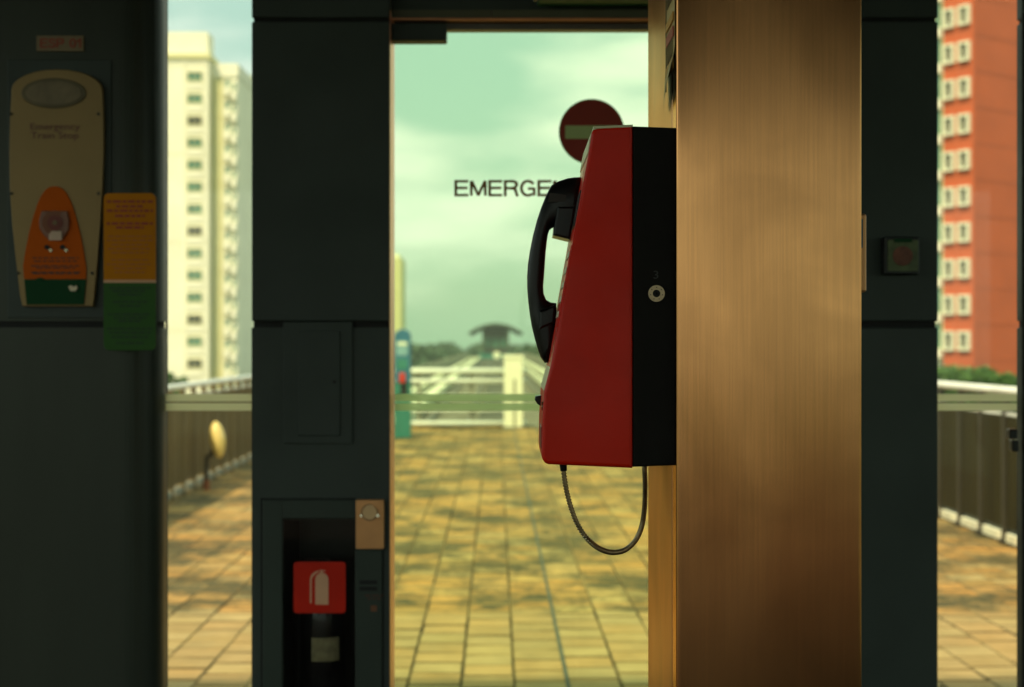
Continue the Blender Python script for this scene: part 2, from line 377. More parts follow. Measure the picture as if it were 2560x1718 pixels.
def add_paver(bm, cx, cy, w=PW-.008, l=PL-.022, c=.005, zt=0.0):
    a = [bm.verts.new((cx+sx*w/2, cy+sy*l/2, -.04)) for sx, sy in ((-1, -1), (1, -1), (1, 1), (-1, 1))]
    b = [bm.verts.new((v.co.x, v.co.y, zt-c)) for v in a]
    t = [bm.verts.new((cx+sx*(w/2-c), cy+sy*(l/2-c), zt)) for sx, sy in ((-1, -1), (1, -1), (1, 1), (-1, 1))]
    for A, B in ((a, b), (b, t)):
        for i in range(4): bm.faces.new((A[i], A[(i+1) % 4], B[(i+1) % 4], B[i])).material_index = 1
    bm.faces.new(t)
pav_mes = []; jr = random.Random(11)
for q in range(6):                             # six slightly different worn blocks
    b_ = bmesh.new(); add_paver(b_, 0, 0, PW-jr.uniform(.003, .008), PL-jr.uniform(.012, .026), jr.uniform(.003, .007))
    for v in b_.verts:
        if v.co.z > -.02: v.co += Vector((jr.uniform(-.0015, .0015), jr.uniform(-.002, .002), jr.uniform(-.0012, .0008)))
    b_ = mesh_of(b_, 'paver'); b_.materials.append(pm); b_.materials.append(edge); pav_mes.append(b_)
spots = []
DRX = .245+.064                                # the slot drain lies on a joint line
k0 = int((XL-DRX)/PW)-1; k1 = int((XR-DRX)/PW)+1
for k in range(k0, k1+1):
    cx = DRX+(k+.5)*PW
    if cx < XL or cx > XR: continue
    off = (.0, .5, .25, .75)[k % 4]*PL
    y = Y0+off+PL/2
    while y < Y1-PL/2: spots.append((cx, y)); y += PL
def in_view(x, y):
    p = tl(x, y); u = 1280+p.x/p.y*F; v = HZ+EYE/p.y*F
    return v < 1760 and (400 < u < 650 or 970 < u < 1640 or 2325 < u < 2550)
vis = sorted([s for s in spots if in_view(*s)], key=lambda s: s[1])
single = set(vis[:300]); rest = bmesh.new(); rnd = random.Random(3)
for s in spots:
    dz = rnd.uniform(-.002, .0015)
    if s in single:
        o = bpy.data.objects.new('paver', rnd.choice(pav_mes)); C.objects.link(o); o.parent = terr; o.location = (s[0], s[1], dz)
        o.rotation_euler = (rnd.uniform(-.003, .003), rnd.uniform(-.004, .004), rnd.uniform(-.006, .006))
    else: add_paver(rest, s[0], s[1], PW-rnd.uniform(.003, .008), PL-rnd.uniform(.012, .026), zt=dz)
fp = tag(obj('far_pavers', rest, pm, terr, (0, 0, 0)), kind='stuff'); fp.data.materials.append(edge)
obj('slot_drain', box(DRX-.009, DRX+.009, Y0, Y1-.1, -.03, .003), mat('green_grey_drain', (.075, .085, .055, 1), .7, 0, .4, 9), terr, (0, 0, 0))
obj('terrace_edge', box(XL-.5, XR+.5, Y1-.16, Y1-.005, -.03, .035, .006), M['concrete'], terr, (0, 0, 0))

# ------------------------------------------------------------------ fences along the terrace
def fence(X, rail, out_, label, pmat, nmat, sp=.5, ya=4.3, yb=24.6):
    t = thing('terrace_fence', label, 'fence', tl(X, ya), TH)
    s = out_; n = int((yb-ya)/sp); ln = n*sp
    obj('top_rail', cyl((0, -.05, rail-.03), (0, ln+.05, rail-.03), .03, seg=16), M['white_rail'], t, (0, 0, 0), smooth=True)
    obj('panel_cap', box(-.012, .012, -.02, ln+.02, .935, .955), M['white_rail'], t, (0, 0, 0))
    post = mesh_of(add_box(box(-.025, .025, -.022, .022, 0, rail-.055), -.04, .04, -.045, .045, 0, .035), 'post')
    post.materials.append(pmat)
    pan = box(-.006, .006, .030, sp-.030, .115, .930)
    for i in range(9):
        yy = .05+i*(sp-.10)/8; add_box(pan, -.011, .011, yy-.006, yy+.006, .13, .915)
    pan = mesh_of(pan, 'panel'); pan.materials.append(nmat)
    kb = mesh_of(box(-.02, .02, .11, sp-.045, .018, .082, .004), 'kerb_block'); kb.materials.append(M['kerb'] if s > 0 else M['concrete'])
    for i in range(n+1):
        obj('post', post, None, t, (0, i*sp, 0))
        if i < n:
            obj('panel', pan, None, t, (0, i*sp, 0)); obj('kerb_block', kb, None, t, (0, i*sp, 0))
    return t
fence(-3.03, 1.075, -1, 'brown panelled terrace fence with pale top rail, behind the oval lamp', M['fence_panel_left'], M['fence_panel_left'])
fence(3.71, 1.145, 1, 'dark brown panelled terrace fence with pale top rail, in front of the red building', M['fence_post'], M['fence_panel'])

# end railing, white pillar, help point
er = thing('end_railing', 'low white tube railing across the far end of the terrace', 'railing', tl(-3.0, 24.72), TH)
def tx(u, Y): return (u-1239)/F*Y
xe = tx(1316, 24.7)+3.0
for z, r in ((.985, .05), (.81, .038), (.56, .02), (.30, .02), (.075, .042)):
    obj('rail', cyl((0, 0, z), (xe, 0, z), r, seg=12), M['white_rail'], er, (0, 0, 0), smooth=True)
px = [tx(u, 24.7)+3.0 for u in (830, 935, 1047, 1178)]
for x in px: obj('post', box(x-.03, x+.03, .045, .105, 0, .98), M['concrete'], er, (0, 0, 0))
wp = thing('gate_pillar', 'white square gate pillar at the end of the white railing', 'pillar', tl(tx(1283, 24.6), 24.42), TH)
obj('body', box(-.16, .16, -.12, .12, 0.04, 1.20, .01), M['cream_light'], wp, (0, 0, 0))
obj('cap', box(-.175, .175, -.135, .135, 1.20, 1.27, .01), M['cream_light'], wp, (0, 0, 0))
obj('flute', box(.0, .04, -.126, -.10, .06, .86), M['concrete'], wp, (0, 0, 0))
obj('foot', box(-.18, .18, -.14, .14, 0, .04), M['concrete'], wp, (0, 0, 0))

kk = thing('help_point', 'slim teal emergency help point post with blue rounded head on the terrace', 'help point', tl(tx(1007, 22.0), 22.0), TH)
obj('post', box(-.13, .13, -.10, .10, 0, .86, .012), M['teal'], kk, (0, 0, 0))
hp = [(-.125, .86), (.125, .86)]+[(.125*math.cos(R(a)), 1.57+.115*math.sin(R(a))) for a in range(0, 181, 15)]
obj('head', prism(hp, -.115, .10, .012), M['blue'], kk, (0, 0, 0))
sc = obj('screen', box(-.085, .085, -.121, -.112, 1.28, 1.50, .004), mat('pale_blue_sign', (.22, .38, .42, 1), .4), kk, (0, 0, 0))
obj('screen_band', box(-.07, .07, -.1245, -.121, 1.44, 1.48), M['cream_light'], sc, (0, 0, 0))
obj('speaker_panel', box(-.085, .085, -.121, -.112, 1.06, 1.23, .004), M['teal'], kk, (0, 0, 0))
obj('push_button', box(-.045, .045, -.135, -.115, .86, 1.01, .01), mat('button_red', (.62, .03, .012, 1), .4), kk, (0, 0, 0))
obj('recess', box(-.03, .075, -.1065, -.098, .62, .85), M['gap'], kk, (0, 0, 0))
obj('base_plate', box(-.15, .15, -.12, .12, 0, .012), M['fence_post'], kk, (0, 0, 0))

# oval lamp by the fence
lx, ly = -2.88, 14.2
lp = thing('terrace_lamp', 'cream oval lamp head on a dark bent bracket beside the brown fence', 'lamp', tl(lx, ly), TH)
pts = [Vector(q) for q in ((0, 0, .0), (0, 0, .12), (0, 0, .25), (.01, -.01, .32), (.05, -.015, .36))]
obj('bracket', sweep(catmull(pts, 6), .024, 10), M['fence_post'], lp, (0, 0, 0), smooth=True)
bm = bmesh.new(); bmesh.ops.create_uvsphere(bm, u_segments=28, v_segments=18, radius=1)
for v in bm.verts:
    z = v.co.z; v.co = Vector((v.co.x*.078*(1-.22*z*-1 if z < 0 else 1-.10*z), v.co.y*.10, z*.185))
bmesh.ops.rotate(bm, verts=bm.verts, cent=(0, 0, 0), matrix=Matrix.Rotation(R(-7), 3, 'Y'))
hd = obj('lamp_head', bm, mat('cream_opal_lamp', (.86, .64, .20, 1), .25, 0, .03, 8), lp, (.115, -.02, .50), smooth=True)
obj('collar', cyl((.045, -.015, .34), (.09, -.02, .40), .028, .036, 14), M['fence_post'], lp, (0, 0, 0))
obj('foot', cyl((0, 0, 0), (0, 0, .10), .036, .032, 14), mat('rusty_foot', (.28, .09, .03, 1), .8), lp, (0, 0, 0))

# ------------------------------------------------------------------ viaduct, far station
vd = thing('viaduct', 'elevated railway viaduct with white walkways leading to the far station', 'viaduct', tl(0, 26), TH)
VL = 262
obj('deck', box(-5.6, 5.6, 0, VL, -2.2, -1.45), mat('track_bed', (.085, .080, .050, 1), .9, 0, .3, .4), vd, (0, 0, 0))
for x in (-5.75, 5.75): obj('parapet', box(x-.12, x+.12, 0, VL, -2.2, -.25), M['concrete'], vd, (0, 0, 0))
for x, w in ((-4.58, .20), (-3.33, .28), (4.58, .24), (3.33, .10)):
    obj('walkway', box(x-w, x+w, 0, VL, -1.447, -1.05), M['pale_trim'], vd, (0, 0, 0))
for x in (-2.35, -.95, .95, 2.35):
    obj('rail', box(x-.06, x+.06, 0, VL, -1.447, -1.22), mat('rail_steel', (.16, .14, .10, 1), .5, .4), vd, (0, 0, 0))
slm = mesh_of(box(-1.0, 1.0, -.16, .16, -1.445, -1.33), 'sleeper'); slm.materials.append(M['concrete'])
for i in range(45):
    for x in (-1.65, 1.65): obj('sleeper', slm, None, vd, (x, 2+i*2.2, 0))
prm = mesh_of(add_box(box(-1.1, 1.1, -.9, .9, -10.2, -2.9), -3.4, 3.4, -1.0, 1.0, -2.9, -2.2), 'pier'); prm.materials.append(M['concrete'])
for i in range(9): obj('pier', prm, None, vd, (0, 14+i*29, 0))
ts = thing('track_marker', 'small white round marker board standing on the tracks before the station', 'marker', tl(tx(1242, 205), 205, -1.45), TH)
obj('board', cyl((0, -.05, 1.35), (0, .05, 1.35), .5, seg=24), M['cream_light'], ts, (0, 0, 0))
obj('stand', box(-.07, .07, .055, .16, 0, 1.2), M['fence_post'], ts, (0, 0, 0))

st = thing('far_station', 'distant elevated station with a wide curved roof at the end of the tracks', 'station', tl(0, 288, -1.4), TH)
gm2 = mat('station_roof_green', (.060, .085, .050, 1), .6, 0, .1, .5)
arc = lambda h, w, a0: [(w*(-1+2*i/24), h*(1-(-1+2*i/24)**2)+a0) for i in range(25)]
top = arc(2.0, 5.6, 5.15); bot = arc(1.75, 5.6, 4.95)[::-1]
obj('roof', prism(top+bot, 0, 60), gm2, st, (0, 0, 0))
obj('body', box(-2.6, 2.6, 3, 58, .9, 6.1), mat('station_body', (.045, .040, .030, 1), .7), st, (0, 0, 0))
for x in (-2.5, 2.5): obj('column', box(x-.22, x+.22, 1.2, 2.0, -1, 6.25), gm2, st, (0, 0, 0))
obj('platform', box(-3.4, 3.4, .5, 60, -.9, .9), M['teal'], st, (0, 0, 0))
for x in (-1.6, 0, 1.6): obj('window', box(x-.6, x+.6, 2.9, 2.99, 2.3, 4.2), M['win_green'], st, (0, 0, 0))
obj('substructure', box(-4.5, 4.5, 6, 60, -8.7, -.9), M['concrete'], st, (0, 0, 0))

# ------------------------------------------------------------------ trees
def leaf_mat(name, c1, c2):
    m = bpy.data.materials.new(name); m.use_nodes = True; n = m.node_tree.nodes; l = m.node_tree.links; p = n['Principled BSDF']
    g = n.new('ShaderNodeNewGeometry'); r = n.new('ShaderNodeValToRGB'); r.color_ramp.elements[0].color = c1; r.color_ramp.elements[1].color = c2
    l.new(g.outputs['Random Per Island'], r.inputs['Fac']); l.new(r.outputs['Color'], p.inputs['Base Color'])
    p.inputs['Roughness'].default_value = .6; return m
LF = leaf_mat('leaf_green', (.028, .085, .012, 1), (.11, .23, .035, 1))
LF2 = leaf_mat('far_leaf_green', (.030, .065, .030, 1), (.07, .12, .055, 1))
def leaves(bm, c, rad, n, size, rnd):
    for _ in range(n):
        d = Vector((rnd.gauss(0, 1), rnd.gauss(0, 1), rnd.gauss(0, 1))).normalized()
        p = c+Vector((d.x*rad[0], d.y*rad[1], d.z*rad[2]))*rnd.uniform(.55, 1.0)
        a = Vector((rnd.uniform(-1, 1), rnd.uniform(-1, 1), rnd.uniform(-.6, .6))).normalized(); b = a.orthogonal().normalized()
        b = Matrix.Rotation(rnd.uniform(0, 6.28), 3, a) @ b; s = size*rnd.uniform(.6, 1.4)
        q = [p-a*s, p+b*s*.45, p+a*s, p-b*s*.45]
        bm.faces.new([bm.verts.new(v) for v in q])
def tree(name, label, base, h, rad, n, size, seed, lm, clumps=14, group=None):
    rnd = random.Random(seed); t = thing(name, label, 'tree', base, 0, group)
    pts = [Vector((0, 0, 0)), Vector((.12, .05, h*.3)), Vector((-.05, .1, h*.6)), Vector((0, 0, h-rad*.7))]
    path = catmull(pts, 6); tr = sweep(path, [.22*(1-.6*i/len(path)) for i in range(len(path))], 8)
    cr = bmesh.new()
    for k in range(clumps):
        a = rnd.uniform(0, 6.28); rr = rad*rnd.uniform(.25, .85); z = h-rad*.75+rnd.uniform(-.5, .7)*rad*.85
        c = Vector((rr*math.cos(a), rr*math.sin(a), z))
        p0 = pts[3]-Vector((0, 0, rnd.uniform(.2, 1.2))); add_cyl(tr, p0, c, .06, .02, 6)
        leaves(cr, c, (rad*.42, rad*.42, rad*.34), n//clumps, size, rnd)
    obj('trunk', tr, M['bark'], t, (0, 0, 0)); obj('crown', cr, lm, t, (0, 0, 0))
for i, (u, v, Y, rad, lab) in enumerate((
        (2372, 912, 58, 1.15, 'dark leafy treetop just right of the cream balcony stack, above the fence rail'),
        (2424, 925, 55, 1.05, 'round green treetop under the lowest pale window of the red building'),
        (2483, 938, 52, 1.10, 'broad light green treetop under the plain wall of the red building'),
        (2532, 936, 54, 1.15, 'green treetop at the far end of the fence beside the dark frame'))):
    p = W(u, v, Y); tree('street_tree', lab, (p.x, Y, -10), p.z+10, rad, 2600, .12, 20+i, LF, group='treetops before the red building')
p = W(452, 935, 80); tree('street_tree', 'small green treetop peeping over the fence below the cream tower', (p.x-.8, 80, -10), p.z+10, 1.1, 1500, .15, 31, LF, group='treetops beyond the left fence')
bm = bmesh.new(); rnd = random.Random(5)
for i in range(150):
    y = rnd.uniform(330, 620); x = -y*(41/F)+rnd.uniform(-46, 60)*y/450
    if abs(x+y*41/F) < 8 and y < 360: continue
    h = rnd.uniform(8.2, 11.4)*(1+.0004*(y-330)); w = rnd.uniform(3.5, 7)
    leaves(bm, Vector((x, y, -10+h-4.2)), (w, w, 4.4), 260, .95, rnd)
for i in range(60):
    y = rnd.uniform(120, 330); x = rnd.choice((-1, 1))*rnd.uniform(10, 30)-y*41/F
    h = rnd.uniform(5.2, 8.0); leaves(bm, Vector((x, y, -10+h-3)), (3.6, 3.6, 3.2), 260, .6, rnd)
wood = obj('far_wood', bm, LF2); tag(wood, 'hazy green wood along the horizon on both sides of the viaduct', 'wood', kind='stuff')

# ------------------------------------------------------------------ buildings
def bwindow(parent, x, z, w, h, yf, glassm, framem, bars=2, depth=.12, fr=.09):
    bm = bmesh.new()
    for a in ((x-w/2-fr, x-w/2, z-h/2-fr, z+h/2+fr), (x+w/2, x+w/2+fr, z-h/2-fr, z+h/2+fr), (x-w/2, x+w/2, z+h/2, z+h/2+fr), (x-w/2, x+w/2, z-h/2-fr, z-h/2)):
        add_box(bm, a[0], a[1], yf-depth, yf-.002, a[2], a[3])
    for i in range(1, bars+1):
        xx = x-w/2+w*i/(bars+1); add_box(bm, xx-.03, xx+.03, yf-depth*.5, yf-.01, z-h/2, z+h/2)
    f = obj('window', bm, framem, parent, (0, 0, 0))
    obj('pane', box(x-w/2, x+w/2, yf-.03, yf-.003, z-h/2, z+h/2), glassm, f, (0, 0, 0))
    return f
# cream tower, left pane
D1 = 180.; k1_ = D1/F
def b1x(u): return (u-1280)*k1_
def b1z(v): return EYE+(HZ-v)*k1_
xr = b1x(521)
bA = thing('apartment_tower', 'tall cream apartment tower with one column of green windows, at the pane', 'building', (xr, D1, -10))
def za(v): return b1z(v)+10
obj('wall', box(-16, 0, 0, 5, 0, za(137)), M['cream_paint'], bA, (0, 0, 0))
obj('parapet', box(-16.3, .3, -.3, 5.3, za(148), za(135)), M['olive_paint'], bA, (0, 0, 0))
obj('roof_house', box(-13, b1x(516)-xr, 1.0, 4.4, za(137), za(76)), M['cream_paint'], bA, (0, 0, 0))
for i in range(14):
    v = 191.4+55.2*i; x = b1x(487)-xr; z = za(v)
    bwindow(bA, x, z, 1.72, 1.05, 0, (M['win_green'], M['win_dark'])[i in (2, 11, 13, 7)], M['olive_paint'], 2, .16, .10)
    obj('window_ledge', box(x-.95, x+.95, -.16, -.002, za(v+32), za(v+16)), M['cream_light'], bA, (0, 0, 0))
for i in range(0, 14, 4): obj('joint_line', box(-15.9, -.1, -.03, -.002, za(165+55.2*i), za(163.5+55.2*i)), M['olive_paint'], bA, (0, 0, 0))
for x in (b1x(510)-xr, b1x(462)-xr): obj('pilaster', box(x-.12, x+.12, -.10, -.002, 0, za(150)), M['cream_paint'], bA, (0, 0, 0))
# second block
D2 = 182.; k2 = D2/F; x2 = (521-1280)*k2
bB = thing('apartment_block', 'cream apartment block with stacked white balconies, between the tower and the orange block', 'building', (x2, D2, -10))
def zb(v): return EYE+(HZ-v)*k2+10
def xb(u): return (u-1280)*k2-x2
obj('wall', box(xb(531), xb(594), 0, 12, 0, zb(192)), M['cream_paint'], bB, (0, 0, 0))
obj('roof_parapet', box(xb(530.5), xb(596), -.2, 12.2, zb(192), zb(160)), M['cream_light'], bB, (0, 0, 0))
obj('stair_recess', box(xb(532), xb(557), -.25, -.002, 0, zb(196)), M['olive_paint'], bB, (0, 0, 0))
for i in range(15):
    v = 214+54.4*i
    b_ = obj('balcony', box(xb(562), xb(577), -.9, -.002, zb(v+26), zb(v+6)), M['cream_light'], bB, (0, 0, 0))
    obj('balcony', box(xb(579), xb(592), -.6, -.002, zb(v+36), zb(v+15)), M['cream_light'], bB, (0, 0, 0))
    bwindow(bB, xb(569), zb(v-6), .55, .95, 0, M['win_green'], M['cream_paint'], 1, .1, .07)
    bwindow(bB, xb(585.5), zb(v+3), .45, .95, 0, M['win_green'], M['cream_paint'], 1, .1, .07)
# third block
D3 = 214.; k3 = D3/F; x3 = (596-1280)*k3
bC = thing('orange_block', 'orange and cream apartment block beside the dark pillar, farther than the cream blocks', 'building', (x3, D3, -10))
def zc(v): return EYE+(HZ-v)*k3+10
def xc(u): return (u-1280)*k3-x3
obj('wall', box(0, 11, 0, 12, 0, zc(198)), M['cream_paint'], bC, (0, 0, 0))
obj('orange_band', box(.02, xc(617), -.14, -.002, 0, zc(196)), M['orange_paint'], bC, (0, 0, 0))
for i in range(15):
    bwindow(bC, xc(605), zc(232+46.5*i), .8, .8, -.14, M['win_dark'], M['orange_paint'], 1, .1, .06)
obj('roof_parapet', box(-.15, 11.15, -.35, 12.15, zc(198), zc(190)), M['olive_paint'], bC, (0, 0, 0))
# sliver tower seen through the door
D4 = 260.; k4 = D4/F; x4 = (1003-1280)*k4
bD = thing('far_tower', 'far pale yellow tower showing as a sliver above the teal help point', 'building', (x4, D4, -10))
def zd(v): return EYE+(HZ-v)*k4+10
obj('wall', box(-9, 0, 0, 10, 0, zd(645)), M['olive_paint'], bD, (0, 0, 0))
obj('roof_house', box(-8, -.5, 1, 9, zd(645), zd(634)), M['cream_paint'], bD, (0, 0, 0))
for i in range(9): bwindow(bD, -2.6, zd(670+38*i), 1.4, 1.1, 0, M['win_green'], M['cream_paint'], 1, .1, .08)
# red building: near corner at u=2434
D5 = 110.; cx5 = (2434-1280)/F*D5
rz5 = math.atan2(.59, .81)
bE = thing('red_apartment_block', 'terracotta red apartment block with pale boxed windows and a plain side wall', 'building', (cx5, D5, -10), rz5)
# local frame: +x along the plain side wall, +y along the window wall (away to the left)
def ze(v): return EYE+(HZ-v)/F*D5+10
H5 = ze(-120)
obj('wall', box(0, 12, 0, 2.78, 0, H5), M['terracotta'], bE, (0, 0, 0))
obj('rear_wall', box(.6, 12, 2.78, 12, 0, H5), M['cream_paint'], bE, (0, 0, 0))
obj('corner_strip', box(-.05, .14, -.05, .14, 0, H5), M['terracotta'], bE, (0, 0, 0))
pit = 90.9/F*D5
for i in range(13):
    z = ze(852)-0+pit*(i)
    obj('joint_line', box(.2, 11.9, -.022, -.002, z-1.6, z-1.55), mat('joint_shadow_paint', (.36, .08, .024, 1), .8), bE, (0, 0, 0))
    for y in (.74, 2.14):
        bm = bmesh.new(); w, h, f, d = .62, 1.12, .20, .34
        for a in ((y-w/2-f, y-w/2, z-h/2-f, z+h/2+f), (y+w/2, y+w/2+f, z-h/2-f, z+h/2+f), (y-w/2, y+w/2, z+h/2, z+h/2+f), (y-w/2, y+w/2, z-h/2-f, z-h/2)):
            add_box(bm, -d, -.002, a[0], a[1], a[2], a[3])
        add_box(bm, -.07, -.02, y-.025, y+.025, z-h/2, z+h/2)
        fo = obj('window', bm, M['pale_trim'], bE, (0, 0, 0))
        obj('pane', box(-.04, -.003, y-w/2, y+w/2, z-h/2, z+h/2), M['win_dark'], fo, (0, 0, 0))
    # balcony stack at the far end of the window wall
    obj('balcony', box(-.42, .6, 2.84, 4.4, z-1.35, z-.62), M['cream_light'], bE, (0, 0, 0))
    bo = obj('balcony_window', box(-.06, .6, 2.82, 4.4, z-.62, z+pit-1.35), M['olive_paint'], bE, (0, 0, 0))
    for q in (2.95, 3.35, 3.75): obj('pane', box(-.10, -.062, q, q+.3, z-.55, z+pit-1.45), M['win_green'], bo, (0, 0, 0))

# ------------------------------------------------------------------ end wall of the platform
YP = 3.40; YG = 3.50; ZT = 2.848
SEAM0, SEAM1 = W(0, 803, YP).z, W(0, 819, YP).z
def X(u, Y=YP): return (u-1280)/F*Y
# left pillar: broad, rounded right corner
p1 = thing('wall_pillar', 'broad dark pillar with rounded edge carrying the emergency stop panel', 'pillar', (X(160), YP, 0))
def plan(z0, z1, inset=0.):
    xl, xr_, r = -1.62+inset, X(416.5, 3.51)-inset, .085
    pts = [(xl, 3.515), (xl, YP+inset)]
    for i in range(13):
        a = R(-90+90*i/12); pts.append((xr_-r+r*math.cos(a), YP+inset+r+r*math.sin(a)))
    pts.append((xr_, 3.515))
    bm = bmesh.new(); f = bm.faces.new([bm.verts.new((x, y, z0)) for x, y in pts])
    e = bmesh.ops.extrude_face_region(bm, geom=[f])
    for g in e['geom']:
        if isinstance(g, bmesh.types.BMVert): g.co.z = z1
    return bm
obj('upper_panel', plan(SEAM0, ZT), M['dark_metal'], p1)
obj('lower_panel', plan(0, SEAM1), M['dark_metal'], p1)
obj('joint', plan(SEAM1, SEAM0, .006), M['gap'], p1)
obj('edge_blackout', box(X(416.5, 3.51)-.004, X(416.5, 3.51)-.0003, 3.5152, 3.525, 0, ZT), M['gap'], p1)  # matte black strip added to darken the pillar edge against bright reflections
obj('recess_frame', pbox(18, 278, 150, 795, YP-.004, .0035, .0015), M['dark'], p1)
# second pillar
def flat_pillar(u0, u1, label, depth=.13, hole=None):
    t = thing('wall_pillar', label, 'pillar', (X((u0+u1)/2), YP, 0))
    zts = W(0, 44, YP).z; zte = W(0, 54, YP).z
    if hole:
        h0, h1, hv = X(hole[0]), X(hole[1]), W(0, hole[2], YP).z; bm = bmesh.new(); zb_ = .34
        add_box(bm, X(u0), h0, YP, YP+depth, 0, SEAM1); add_box(bm, h1, X(u1), YP, YP+depth, 0, SEAM1)
        add_box(bm, h0, h1, YP, YP+depth, hv, SEAM1); add_box(bm, h0, h1, YP, YP+depth, 0, zb_)
        add_box(bm, h0-.01, h1+.01, YP+.27, YP+.285, zb_, hv)
        for q0, q1 in ((h0-.01, h0), (h1, h1+.01)): add_box(bm, q0, q1, YP+depth+.0005, YP+.2695, zb_, hv)
        add_box(bm, h0, h1, YP+depth+.0005, YP+.2695, hv, hv+.01); add_box(bm, h0, h1, YP+depth+.0005, YP+.2695, zb_-.01, zb_)
        obj('lower_panel', bm, M['dark'], t)
    else: obj('lower_panel', box(X(u0), X(u1), YP, YP+depth, 0, SEAM1, .003), M['dark'], t)
    obj('upper_panel', box(X(u0), X(u1), YP, YP+depth, SEAM0, zte, .003), M['dark'], t)
    obj('top_panel', box(X(u0), X(u1), YP, YP+depth, zts, ZT, .003), M['dark'], t)
    obj('joint', box(X(u0)+.003, X(u1)-.003, YP+.012, YP+depth-.01, SEAM1, SEAM0), M['gap'], t)
    obj('joint', box(X(u0)+.003, X(u1)-.003, YP+.012, YP+depth-.01, zte, zts), M['gap'], t)
    return t
p2 = flat_pillar(629, 974, 'dark pillar with access hatch and fire extinguisher cabinet', hole=(706, 889, 1297))
ah = obj('access_hatch', pbox(708, 881, 805, 1110, YP-.006, .0058, .002), M['dark'], p2)
obj('hatch_door', pbox(745, 850, 828, 1090, YP-.010, .0038, .002), M['dark'], ah)
obj('keyhole', cyl(W(836, 955, YP-.0125), W(836, 955, YP-.0102), .004, seg=12), M['gap'], ah)
# right pillars
p3 = flat_pillar(1985, 2345, 'dark pillar behind the bronze column with a small button box')
p4 = flat_pillar(1280+(2541-1280)*3.44/3.40, 2830, 'dark door frame at the right edge with a black latch', depth=.04)
lt = obj('latch', pbox(2524, 2545, 1073, 1098, YP-.03, .028, .003), M['rubber'], p4)
obj('latch_body', pbox(2531, 2548, 1100, 1130, YP-.03, .028, .003), M['rubber'], p4)
obj('latch_arm', pbox(2534, 2543, 1095, 1104, YP-.026, .02, .001), M['steel'], p4)
obj('stile', pbox(2557, 2575, 30, 1760, YP-.012, .0115, .003), M['gap'], p4)

# side glass screens with frosted stripes
FR = frosted('frosted_film', (.93, .90, .66, 1), .2)
FRG = frosted('frosted_film_on_tinted_glass', (.84, .92, .62, 1), .25)
def pane(name, u0, u1, label, gmat, fm, cat='glass screen', Y=YG, v0=-160):
    t = thing(name, label, cat, (X((u0+u1)/2, Y), Y, 0))
    a = X(u0, Y); b = X(u1, Y)
    obj('pane', box(a, b, Y, Y+.010, .06, W(0, v0, Y).z), gmat, t)
    obj('bottom_channel', box(a, b, Y-.015, Y+.025, 0, .06), M['dark'], t)
    for s0, s1 in ((985, 1004), (1008, 1027)):
        obj('frosted_stripe', box(a+.001, b-.001, Y-.0016, Y-.0006, W(0, s1, Y).z, W(0, s0, Y).z), fm, t)
    return t
CLR = glass('clear_glass', (.97, .97, .94, 1), .6); TIN = glass('green_tinted_glass', (.90, .965, .815, 1), .55)
pane('glass_screen', 404, 655, 'narrow glass screen between the broad pillar and the cabinet pillar', CLR, FR)
pane('glass_screen', 2300, 2562, 'narrow glass screen in front of the red building', CLR, FR)
# emergency door
dr = pane('emergency_doorway', 986, 2010, 'green tinted glass emergency door behind the payphone', TIN, FRG, 'door', v0=64)
obj('top_frame', box(X(986, YG), X(2010, YG), YG-.012, YG+.022, W(0, 77, YG).z, W(0, 62, YG).z), mat('grey_door_frame', (.11, .10, .085, 1), .4, .5), dr)
obj('closer', box(X(977, 3.46), X(1117, 3.46), 3.44, 3.488, W(0, 106, 3.46).z, W(0, 62, 3.46).z, .004), M['dark'], dr)
jb = obj('jamb', box(X(974)+.0012, X(983, YG), YP+.004, YG+.03, 0, W(0, 48, YG).z), mat('warm_metal_jamb', (.85, .40, .24, 1), .35, 1, .05, 12), dr)
ng = obj('no_entry_sign', pprism(ellipse(1479, 329.5, 82, 82, 56), YG-.0032, .0012), mat('sign_rim_olive', (.30, .28, .06, 1), .6), dr)
obj('sign_disc', pprism(ellipse(1479, 329.5, 79, 79, 56), YG-.0046, .0012), mat('no_entry_red', (.33, .045, .030, 1), .6, spec=.2), ng)
obj('sign_bar', pprism(rrect(1413, 1545, 314, 347, 2), YG-.0060, .0012), mat('sign_bar_green', (.52, .60, .26, 1), .7, spec=.2), ng)
obj('lettering', stroke_text('EMERGENCY', 1135.8, 1503, 449.5, 492, YG-.0020), mat('dark_brown_lettering', (.30, .105, .018, 1), .7, spec=.1), dr)
# header above the door
hd_ = thing('door_header', 'dark header beam over the emergency door', 'beam', (X(1500), YG, W(0, 60, YG).z))
zz = lambda v, Y=YG: W(0, v, Y).z
obj('soffit_strip', box(X(976, YG), X(2012, YG), YG-.05, YG+.06, zz(61.5), zz(57)), mat('copper_strip', (.55, .25, .13, 1), .4, .9), hd_)
obj('lower_band', box(X(976, YG), X(1228, YG), YG-.055, YG+.06, zz(56.8), zz(38)), mat('olive_header_band', (.085, .082, .045, 1), .5), hd_)
obj('lower_band', box(X(1232, YG), X(2012, YG), YG-.055, YG+.06, zz(56.8), zz(38)), MATS['olive_header_band'], hd_)
obj('upper_band', box(X(976, YG), X(2012, YG), YG-.05, YG+.06, zz(37.8), zz(-160)), M['dark'], hd_)
es = thing('exit_sign', 'green sign box over the door, only its lower edge in view', 'sign', (X(1480, 3.38), 3.38, zz(6, 3.38)))
ex = obj('housing', box(X(1345, 3.38), X(1700, 3.38), 3.36, 3.435, zz(3, 3.38), zz(-110, 3.38), .004), mat('exit_green', (.010, .13, .045, 1), .4), es)
obj('bracket', box(X(1500, 3.38), X(1520, 3.38), 3.38, 3.41, zz(-112, 3.38), ZT), M['dark'], es)
